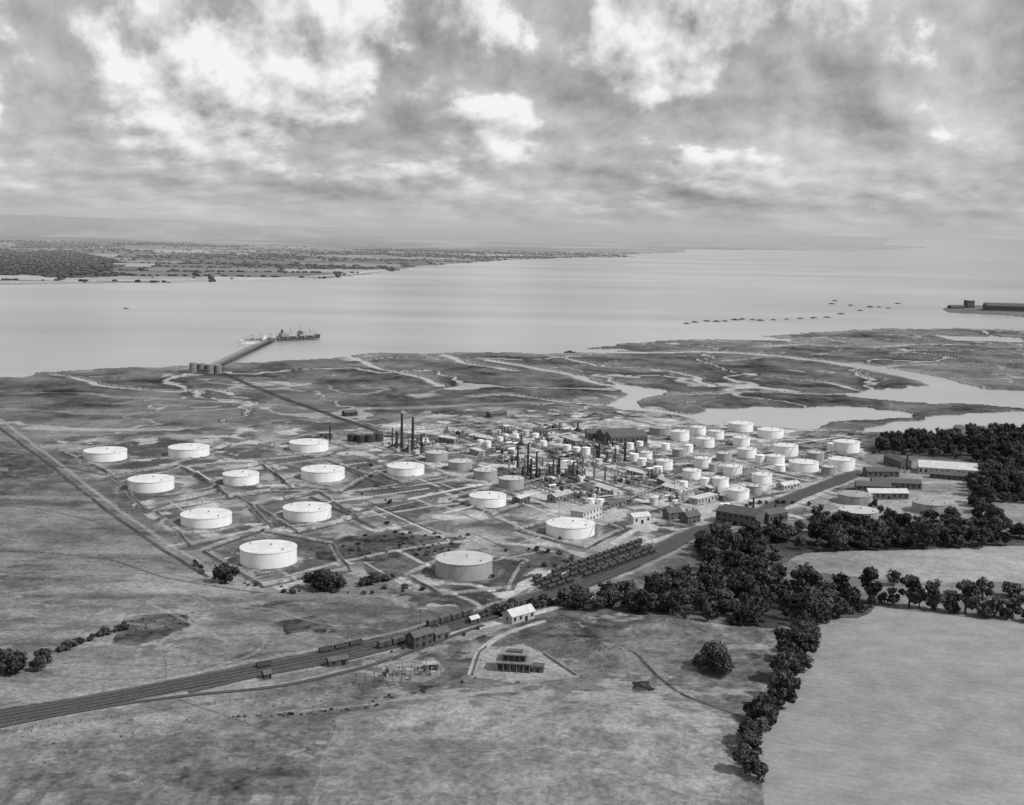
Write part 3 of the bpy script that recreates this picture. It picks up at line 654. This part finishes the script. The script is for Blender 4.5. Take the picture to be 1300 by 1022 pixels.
for y in (-.9,-.4,.4,.9): B.cyl(0,y,8.14,8.35,.07,.05,'asb',5)
TP=B.mesh('telegraph_pole'); P=resamp(offset(RW,11),45)
for i in range(2,len(P)-1,1):
    d=P[i+1]-P[i]; obj('telegraph_pole',TP,(P[i,0],P[i,1],ground_z(*P[i])),math.atan2(d[1],d[0]))
def fence(pts,st=3.0):
    B=MB(); P=resamp(cat(W(pts)),st); z=hfun(P[:,0],P[:,1])
    for i in range(len(P)):
        B.beam((P[i,0],P[i,1],z[i]-.2),(P[i,0],P[i,1],z[i]+1.3),.14,'timber')
        if i:
            for h in (.6,1.15): B.beam((P[i-1,0],P[i-1,1],z[i-1]+h),(P[i,0],P[i,1],z[i]+h),.07,'timber')
    obj('post_and_wire_fence',B.mesh('post_and_wire_fence'))
fence([(700,786),(790,800),(900,790),(985,806)]); fence([(0,930),(200,905),(430,872),(560,868)]); fence([(1160,694),(1214,693)],2)

# ------------------------------------------------------------------ jetty, ships, boats
def wpt(px,py): x,y=G0(px,py,SEAZ); return Vector((x,y,SEAZ))
def jetty(a,b,w,name,truss=True):
    p=wpt(*a);q=wpt(*b); c=(p+q)/2; L_=(q-p).length; an=math.atan2(q.y-p.y,q.x-p.x); B=MB()
    B.box(0,0,4.2,L_,w,.6,'timber')
    for x in np.arange(-L_/2,L_/2+1,7):
        for y in (-w/2+.3,w/2-.3): B.beam((x,y,-4),(x,y,4.2),.5,'timber')
        B.beam((x,-w/2,1),(x,w/2,4),.25,'timber')
    for x in np.arange(-L_/2,L_/2+1,5):
        for y in (-w/2,w/2): B.beam((x,y,4.8),(x,y,6),.15,'timber')
    for y in (-w/2,w/2): B.beam((-L_/2,y,5.9),(L_/2,y,5.9),.15,'timber')
    if truss:
        for y in (-w/4,w/4): B.beam((-L_/2,y,5.3),(L_/2,y,5.3),.7,'steel',6)
        for x in np.arange(-L_/2,L_/2-6,12): B.beam((x,w/2,4.8),(x+6,w/2,9),.35,'dark'); B.beam((x+6,w/2,9),(x+12,w/2,4.8),.35,'dark')
        B.beam((-L_/2,w/2,9),(L_/2,w/2,9),.3,'dark')
    else:
        for x in np.arange(-L_/2+8,L_/2,17): B.box(x,-w/4,4.803,4,3,2.6,'steel'); B.beam((x+3,0,4.8),(x+3,0,15),.4,'dark'); B.beam((x+3,0,14),(x-2,4,11),.3,'dark')
    obj(name,B.mesh(name),c,an)
jetty((272,470),(346,434),8,'jetty'); jetty((314,435),(404,431),12,'jetty_head',False)
B=MB()
for i,(x,y) in enumerate(((-11,0),(0,2),(11,0),(21,5))): B.cyl(x,y,-.5,14-i,5.4,5.4,'steel',20); B.cyl(x,y,14-i,15-i,5.4,.2,'steel',20); B.beam((x+5.7,y,0),(x+5.7,y,12),.4,'dark')
B.box(4,-9,-.3,14,6,6,'brick'); B.box(4,-9,5.703,15,7,.3,'slate')
obj('jetty_oil_tanks',B.mesh('jetty_oil_tanks'),G(256,474))
def ship(L_,Bm,hull,sup,mid=True):
    B=MB(); st=[(-.5,.55,.9),(-.44,.85,.6),(-.3,1,.35),(0,1,.3),(.3,1,.4),(.42,.65,.8),(.5,.04,1.3)]; fb=L_*.04+1.2; vs=[]
    for t,w,sh in st:
        x=t*L_; w=w*Bm/2; z=fb+sh*1.6
        vs+=[(x*.97,-w*.8,-2),(x,-w,z),(x,w,z),(x*.97,w*.8,-2)]
    fs=[]
    for i in range(len(st)-1):
        a=4*i;b=a+4; fs+=[(a,b,b+1,a+1),(a+2,b+2,b+3,a+3)]
    fs+=[(0,1,2,3),(24,27,26,25)]; B.add(vs,fs,hull)
    B.add(vs,[(4*i+1,4*i+5,4*i+6,4*i+2) for i in range(len(st)-1)],'deck')
    z=fb+.8
    B.box(-.36*L_,0,z,L_*.16,Bm*.8,3.4,sup); B.box(-.37*L_,0,z+3.4,L_*.11,Bm*.6,2.8,sup); B.cyl(-.39*L_,0,z+6.2,z+6.2+L_*.07,L_*.024,L_*.02,hull,14)
    if mid: B.box(.03*L_,0,z,L_*.09,Bm*.75,3.4,sup); B.box(.035*L_,0,z+3.4,L_*.07,Bm*.6,3,sup); B.box(.04*L_,0,z+6.4,L_*.05,Bm*.95,2.4,sup)
    B.box(.44*L_,0,z+1,L_*.08,Bm*.4,1.6,sup)
    for t,h in ((-.2,.17),(.02,.22),(.24,.17)):
        B.beam((t*L_,0,z),(t*L_,0,z+L_*h),.6,'steel',6); B.beam((t*L_,-3,z+L_*h*.7),(t*L_,3,z+L_*h*.7),.3,'steel')
        B.beam((t*L_,0,z+L_*h*.3),(t*L_+8,0,z+L_*h*.7),.4,'steel')
    B.box(-.1*L_,0,z+1.4,L_*.62,1.2,.3,'asb')
    for i in range(12): B.beam((-.3*L_+i*L_*.055,0,z-1),(-.3*L_+i*L_*.055,0,z+1.4),.25,'asb')
    for i in range(7):
        for sg in (-1,1): B.box(-.36*L_-L_*.06+i*L_*.02,sg*(Bm*.4+.02),z+1.3,.8,.08,.8,'black')
    return B.mesh('oil_tanker')
p=wpt(378,431); jx=ends((314,435),(404,431))[2]
obj('oil_tanker',ship(88,15,'hull','hullg'),p+Vector((0,14,0)),jx); obj('coastal_tanker',ship(52,11,'white','white',False),wpt(324,435)+Vector((0,-14,0)),jx+math.pi-.2)
B=MB(); st=[(-.5,.5),(-.3,.9),(.1,1),(.35,.7),(.5,.05)]; vs=[]
for t,w in st: vs+=[(t*14,-w*1.6,-.5),(t*14,-w*2,1.4),(t*14,w*2,1.4),(t*14,w*1.6,-.5)]
B.add(vs,[q for i in range(4) for q in ((4*i,4*i+4,4*i+5,4*i+1),(4*i+2,4*i+6,4*i+7,4*i+3),(4*i+1,4*i+5,4*i+6,4*i+2))]+[(0,1,2,3)],'hull')
B.box(-1,0,1.4,5,2.4,1.2,'hull'); B.beam((2,0,1.4),(2,0,5),.15,'dark'); B.box(-1,1.22,1.8,3,.05,.5,'black')
BT=B.mesh('moored_boat')
for i in range(24):
    if i<8: px=872+i*12+random.uniform(-2,2); py=410-i*.6+random.uniform(-1,1)
    elif i<14: px=965+(i-8)*17; py=407-(i-8)*.8
    elif i<22: px=1056+(i-14)*12; py=(401-(i-14)*2.2) if i%2 else 386+(i-14)*.9
    else: px=(1060,1105)[i-22]; py=(382,390)[i-22]
    s=random.uniform(.9,1.3); obj('moored_boat',BT,wpt(px,py),random.uniform(-.5,.5),None,(s*1.1,s,s*.9))
obj('moored_boat',BT,wpt(724,448),0,None,(1.5,1.2,1.4)); obj('moored_boat',BT,wpt(160,392),0,None,(.9,.9,.9))
building('spit_castle_tower',(1226,391),(1234,391),28,22,0,'brick','conc',1,2)
building('flying_boat_hangar',(1250,394),(1330,396),60,15,6,'slate','slate',2,1); building('spit_building',(1205,392),(1222,392),20,7,4,'brick','slate')
building('flying_boat_hangar',(1340,396),(1420,398),60,15,6,'slate','slate',2,1)

# ------------------------------------------------------------------ trees
def tree_mesh(seed,rad,ht,nl,ls,mat=None):
    g=np.random.default_rng(seed); nb=int(g.integers(13,19)); bl=[]
    for i in range(nb):
        a=g.uniform(0,6.28); rr=rad*.74*math.sqrt(g.uniform(0,1)); zz=ht*(.26+.56*g.uniform(0,1)*(1-.45*(rr/rad)**2)); bl.append((rr*math.cos(a),rr*math.sin(a),zz,rad*g.uniform(.20,.42),g.uniform(0,1)))
    bl.append((0,0,ht*.8,rad*.36,.6)); V=[];Fc=[];Tn=[]
    per=nl//len(bl); o=0
    for bx,by,bz,br,bt in bl:
        d=g.normal(size=(per,3)); d/=np.linalg.norm(d,axis=1)[:,None]; q=br*(g.uniform(.5,1.25,per))[:,None]*d*np.array([1,1,.8])+np.array([bx,by,bz])
        nrm=d+g.normal(size=(per,3))*.45; nrm/=np.linalg.norm(nrm,axis=1)[:,None]
        a=np.cross(nrm,g.normal(size=(per,3))); a/=np.linalg.norm(a,axis=1)[:,None]; b=np.cross(nrm,a); s=ls*g.uniform(.5,1.2,per)[:,None]
        V.append(np.stack([q-a*s-b*s*.6,q+a*s*.8-b*s,q+a*s+b*s*.7,q-a*s*.7+b*s],1).reshape(-1,3))
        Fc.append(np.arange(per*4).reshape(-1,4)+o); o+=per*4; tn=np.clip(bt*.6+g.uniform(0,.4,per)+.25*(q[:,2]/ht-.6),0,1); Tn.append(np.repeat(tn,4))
    V=np.concatenate(V);Fc=np.concatenate(Fc);Tn=np.concatenate(Tn)
    V[:,2]=np.maximum(V[:,2],ht*.04)
    B=MB(); tr=rad*.07
    B.cyl(0,0,-.5,ht*.3,tr*1.5,tr,'bark',8,False)
    B.cyl(0,0,ht*.3,ht*.75,tr,tr*.4,'bark',8,False)
    for bx,by,bz,br,bt in bl[:9]:
        p=Vector((0,0,ht*g.uniform(.22,.45))); q=Vector((bx,by,bz)); d=(q-p)
        a=d.orthogonal().normalized(); c=d.normalized().cross(a); vs=[P+(a*math.cos(t)+c*math.sin(t))*w for P,w in ((p,tr*.55),(q,tr*.15)) for t in (0,1.57,3.14,4.71)]
        B.add(vs,[(i,(i+1)%4,4+(i+1)%4,4+i) for i in range(4)],'bark')
    nv=len(V); V2=np.vstack([V,np.array(B.v)]); me=bpy.data.meshes.new('tree')
    me.from_pydata(V2.tolist(),[],Fc.tolist()+[tuple(i+nv for i in q) for q in B.f])
    a=me.attributes.new('tone','FLOAT','POINT'); a.data.foreach_set('value',np.concatenate([Tn,np.full(len(B.v),.3)]).astype(np.float32))
    me.materials.append(mat or LEAF); me.materials.append(M['bark']); me.polygons.foreach_set('material_index',[0]*len(Fc)+[1]*len(B.f)); me.update(); return me
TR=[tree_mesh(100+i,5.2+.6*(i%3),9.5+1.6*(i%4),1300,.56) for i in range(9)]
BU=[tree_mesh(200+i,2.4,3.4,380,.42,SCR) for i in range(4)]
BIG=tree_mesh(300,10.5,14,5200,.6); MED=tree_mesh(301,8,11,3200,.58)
def scatter(poly,sp):
    P=W(poly); lo=P.min(0);hi=P.max(0); A=(hi-lo).prod(); n=int(A/(sp*sp)*3); n=min(n,40000)
    c=rng.uniform(lo,hi,(n,2)); c=c[inpoly(c[:,0],c[:,1],P)]; keep=[]; grid={}
    for x,y in c:
        k=(int(x//sp),int(y//sp)); ok=True
        for i in (-1,0,1):
            for j in (-1,0,1):
                for q in grid.get((k[0]+i,k[1]+j),()):
                    if (q[0]-x)**2+(q[1]-y)**2<sp*sp: ok=False
        if ok: grid.setdefault(k,[]).append((x,y)); keep.append((x,y))
    return keep
def wood(name,pts,ms,smin,smax,prob=1,flat=1):
    e=bpy.data.objects.new(name,None); scene.collection.objects.link(e); n=0
    for x,y in pts:
        if random.random()>prob: continue
        if name=='woodland' and float(fbm(x/28,y/28,2,700))<.27: continue
        s=smin+(smax-smin)*random.random()**1.3; obj('tree_%d'%n,random.choice(ms),(x,y,ground_z(x,y)),random.uniform(0,6.28),e,(s*random.uniform(.8,1.2),s*random.uniform(.8,1.2),s*random.uniform(.8,1.25)*flat)); n+=1
    print(name,n)
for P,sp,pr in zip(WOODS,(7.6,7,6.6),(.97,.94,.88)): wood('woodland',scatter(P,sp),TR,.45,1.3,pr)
def row(pts,sp,wd):
    P=resamp(cat(W(pts)),sp); return [(x+random.uniform(-wd,wd),y+random.uniform(-wd,wd)) for x,y in P]
wood('hedgerow_trees',row([(1108,766),(1150,770),(1200,776),(1300,788),(1450,810)],5.5,3),TR,.6,1.5)
wood('hedgerow_trees',row([(1042,784),(1020,812),(1008,855),(985,895),(962,935),(955,990)],4.2,3.4)+row([(1042,790),(1020,815),(1000,850)],5,5),TR,.35,1.1,.92)
wood('hedgerow_trees',row([(735,775),(800,778),(850,782),(940,798),(985,812)],9,4),TR,.35,.8,.6)
wood('hedgerow',row([(612,784),(660,775),(712,768)],3.5,2)+row([(630,778),(700,762)],4,2),BU,.8,1.5)
wood('hedgerow',row([(78,828),(110,815),(160,800)],3,1),BU,.6,1.3); wood('hedgerow',row([(455,744),(480,738),(500,735)],4,2),BU,.8,1.4)
wood('hedgerow_trees',row([(1100,640),(1140,668),(1160,690)],8,3),TR,.4,.8); wood('hedgerow_trees',row([(1130,742),(1190,752),(1240,758),(1300,762)],9,7),TR,.5,1.1,.8)
wood('hedgerow_trees',row([(1035,690),(1075,694),(1110,692)],8,3),TR,1.2,1.6)
wood('hedgerow_trees',row([(1060,678),(1150,676),(1230,672),(1300,676)],7,5),TR,.8,1.4); wood('hedgerow_trees',row([(1238,612),(1244,625),(1250,650),(1262,668)],8,6)+row([(1110,570),(1150,562),(1230,556),(1300,552)],7,6),TR,.8,1.3)
wood('scrub_bushes',scatter([(400,705),(430,684),(500,676),(600,680),(570,702),(480,714)],5),BU,.3,.8,.6,.6)
wood('scrub_bushes',scatter([(150,815),(165,790),(245,778),(245,802)],3),BU,.2,.4,.5,.5)
wood('scrub_bushes',scatter([(0,930),(430,880),(440,905),(400,1000),(0,1000)],3.4),BU,.06,.2,.25,.6)
wood('scrub_bushes',scatter([(700,792),(722,786),(800,838),(760,858)],2.5),BU,.08,.25,.6,.6)
wood('scrub_bushes',row([(240,712),(300,742),(420,752),(540,748)],5,5),BU,.3,.8,.7)
wood('scrub_bushes',row([(300,910),(360,908),(420,903),(480,897)],2,1.2),BU,.2,.45,.8,.7)
wood('scrub_bushes',row([(640,700),(700,702),(720,715),(660,722)],4,4),BU,.4,.9,.7)
wood('scrub_bushes',row([(440,560),(560,720),(700,690)],22,14)+row([(1020,640),(960,640),(900,672)],7,5),BU,.4,.9,.7)
wood('scrub_bushes',row([(600,862),(560,872),(470,890)],3,3),BU,.15,.4,.6)
wood('scrub_bushes',row([(500,828),(560,812),(610,800)],3,2.5),BU,.3,.8,.6)
def single(me,px,py,s,sz=None): p=G(px,py); obj('oak_tree',me,(p.x,p.y,p.z),random.uniform(0,6),None,(s,s,sz or s))
single(BIG,907,852,.95,.95); single(MED,286,739,.85,1.0); single(MED,405,749,1.1,1.0); single(MED,428,749,.9,.9); single(TR[2],472,743,.6); single(MED,12,857,1.0,1.0); single(TR[1],-8,850,1.1); single(TR[4],55,843,.75,.8)
single(TR[3],815,778,1.0); single(TR[5],772,770,.9); single(TR[0],848,776,1.1); single(TR[2],48,852,.6)

# distant tree belts
fx=rng.uniform(-5200,4200,170000); fy=rng.uniform(3400,11500,170000)
in_sea=inpoly(fx,fy,sea); iu,iv,eu,ev=fields(fx,fy)
lw=inpoly(fx,fy,lwp)
rr_=rng.uniform(size=len(fx))
k=(~in_sea)&(np.abs(fx/fy)<.6)&(((ev<14)|(eu<11))&(_h(iu,iv,3)>.35)&(rr_<.8)|((fbm(fx/900,fy/700,4,130)>.60)&(rr_<.10))|(lw&(rr_<.38))|(rr_<.004))
fx=fx[k];fy=fy[k]; print('far trees',len(fx))
ph=(1+5**.5)/2; ico=np.array([(-1,ph,0),(1,ph,0),(-1,-ph,0),(1,-ph,0),(0,-1,ph),(0,1,ph),(0,-1,-ph),(0,1,-ph),(ph,0,-1),(ph,0,1),(-ph,0,-1),(-ph,0,1)])/1.9
icf=np.array([(0,11,5),(0,5,1),(0,1,7),(0,7,10),(0,10,11),(1,5,9),(5,11,4),(11,10,2),(10,7,6),(7,1,8),(3,9,4),(3,4,2),(3,2,6),(3,6,8),(3,8,9),(4,9,5),(2,4,11),(6,2,10),(8,6,7),(9,8,1)])
n_=len(fx); sc=rng.uniform(3.5,8,(n_,1,1))*np.array([1.5,1.2,.7]); V=ico[None]*sc*rng.uniform(.8,1.2,(n_,12,1)); V[:,:,0]+=fx[:,None];V[:,:,1]+=fy[:,None];V[:,:,2]+=(hfun(fx,fy)+2.5)[:,None]
Fc=(icf[None]+12*np.arange(n_)[:,None,None]).reshape(-1,3); tn=np.repeat(np.clip(rng.uniform(-.3,.6,n_),-.3,1)+np.clip((np.hypot(fx,fy)-4500)/3000,0,None),12)  # foliage tone lifted with distance to paint in the haze
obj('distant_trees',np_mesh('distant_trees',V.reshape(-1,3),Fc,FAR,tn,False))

# ------------------------------------------------------------------ light and sky
az=math.radians(112); el=math.radians(46)     # sun to the right and slightly behind the viewer
S=Vector((math.sin(az)*math.cos(el),math.cos(az)*math.cos(el),math.sin(el)))
sl=bpy.data.lights.new('sun','SUN'); sl.energy=3.6; sl.angle=math.radians(.6); sl.color=(1,1,1)
so=bpy.data.objects.new('sun',sl); scene.collection.objects.link(so); so.rotation_euler=S.to_track_quat('Z','Y').to_euler(); so.location=(0,0,500)
w=bpy.data.worlds.new('World'); scene.world=w; w.use_nodes=True; nt=w.node_tree; N=nt.nodes; L=nt.links; N.clear()
def math_(op,a,b=None,c=None):
    n=N.new('ShaderNodeMath'); n.operation=op
    for i,v in enumerate((a,b,c)):
        if v is None: continue
        if isinstance(v,(int,float)): n.inputs[i].default_value=v
        else: L.new(v,n.inputs[i])
    return n.outputs[0]
def smooth(src,a,b,c=0,d_=1):
    mr=N.new('ShaderNodeMapRange'); mr.interpolation_type='SMOOTHSTEP'
    for i,v in enumerate((a,b,c,d_)): mr.inputs[i+1].default_value=v
    L.new(src,mr.inputs[0]); return mr.outputs[0]
tc=N.new('ShaderNodeTexCoord'); sp=N.new('ShaderNodeSeparateXYZ'); L.new(tc.outputs['Generated'],sp.inputs[0])
zc=math_('MAXIMUM',sp.outputs['Z'],0.0); v=math_('MULTIPLY',math_('LOGARITHM',math_('ADD',zc,.03),math.e),.175)
def noise(dx,dv,scale,det,ro,dist=0):
    c=N.new('ShaderNodeCombineXYZ'); L.new(math_('ADD',sp.outputs['X'],dx),c.inputs[0]); L.new(sp.outputs['Y'],c.inputs[1]); L.new(math_('ADD',v,dv),c.inputs[2])
    n=N.new('ShaderNodeTexNoise'); n.inputs['Scale'].default_value=scale; n.inputs['Detail'].default_value=det; n.inputs['Roughness'].default_value=ro; n.inputs['Distortion'].default_value=dist
    L.new(c.outputs[0],n.inputs['Vector']); return n.outputs['Fac']
na=noise(0,0,9,8,.56); nb=noise(.010,.014,9,8,.56); nc_=noise(.3,.2,4,4,.5); nd=noise(.1,.5,24,7,.6)
vm0=tc.outputs['Generated']; bias=None
for px,py,rx,wt in ((230,60,.10,.12),(380,100,.09,.13),(440,20,.09,.08),(880,55,.08,.14),(645,165,.035,.10),(820,15,.1,.05),(120,150,.09,-.08),(430,170,.07,-.08),(1120,100,.13,-.07),(1240,30,.10,-.04),(1010,150,.09,-.08),(680,60,.06,-.05),(30,30,.07,.04),(600,110,.04,-.07),(1220,170,.07,-.10),(1050,30,.05,.06)):
    d=ray(px,py).normalized(); n=N.new('ShaderNodeVectorMath'); n.operation='DISTANCE'; L.new(vm0,n.inputs[0]); n.inputs[1].default_value=d
    s_=smooth(n.outputs['Value'],0,rx*1.1,wt,0); bias=s_ if bias is None else math_('ADD',bias,s_)
dens=math_('ADD',na,bias)
cov=math_('MULTIPLY',smooth(dens,.50,.575),smooth(zc,.015,.08,.10,.95))
lit=math_('SUBTRACT',na,nb)
bright=math_('ADD',math_('ADD',math_('MULTIPLY',lit,3.6),.71),math_('ADD',math_('MULTIPLY',math_('SUBTRACT',nd,.5),.50),math_('MULTIPLY',math_('SUBTRACT',dens,.6),.6)))
under=math_('ADD',math_('ADD',math_('MULTIPLY',math_('SUBTRACT',nc_,.5),.50),math_('MULTIPLY',math_('SUBTRACT',na,.5),.50)),smooth(zc,.0,.10,.52,.47))
under=math_('ADD',under,math_('ADD',math_('MULTIPLY',lit,1.2),math_('MULTIPLY',math_('SUBTRACT',nd,.5),.12)))
haze=smooth(zc,.0,.03,1,0)
mxx=N.new('ShaderNodeMix'); mxx.data_type='FLOAT'; L.new(cov,mxx.inputs[0]); L.new(under,mxx.inputs[2]); L.new(bright,mxx.inputs[3])
mh=N.new('ShaderNodeMix'); mh.data_type='FLOAT'; L.new(math_('MULTIPLY',haze,.8),mh.inputs[0]); L.new(mxx.outputs[0],mh.inputs[2]); mh.inputs[3].default_value=.52
val=math_('MINIMUM',math_('MAXIMUM',mh.outputs[0],.22),.97)
sky=N.new('ShaderNodeTexSky'); sky.sky_type='NISHITA'; sky.sun_disc=False; sky.sun_elevation=el; sky.sun_rotation=az
bwn=N.new('ShaderNodeRGBToBW'); L.new(sky.outputs[0],bwn.inputs[0])
b1=N.new('ShaderNodeBackground'); b1.inputs['Strength'].default_value=.08; L.new(bwn.outputs[0],b1.inputs['Color'])
b2=N.new('ShaderNodeBackground'); b2.inputs['Strength'].default_value=1.0; L.new(val,b2.inputs['Color'])
mx=N.new('ShaderNodeMixShader'); mx.inputs[0].default_value=.9; L.new(b1.outputs[0],mx.inputs[1]); L.new(b2.outputs[0],mx.inputs[2])
ow=N.new('ShaderNodeOutputWorld'); L.new(mx.outputs[0],ow.inputs[0])

# ------------------------------------------------------------------ camera
cd=bpy.data.cameras.new('camera'); cd.sensor_width=36; cd.lens=36*F/W0; cd.clip_start=1; cd.clip_end=400000
co=bpy.data.objects.new('camera',cd); scene.collection.objects.link(co)
mt=Matrix((( r.x,u.x,-f.x,CAM.x),(r.y,u.y,-f.y,CAM.y),(r.z,u.z,-f.z,CAM.z),(0,0,0,1))); co.matrix_world=mt
scene.camera=co
print('done',time.time()-T0)
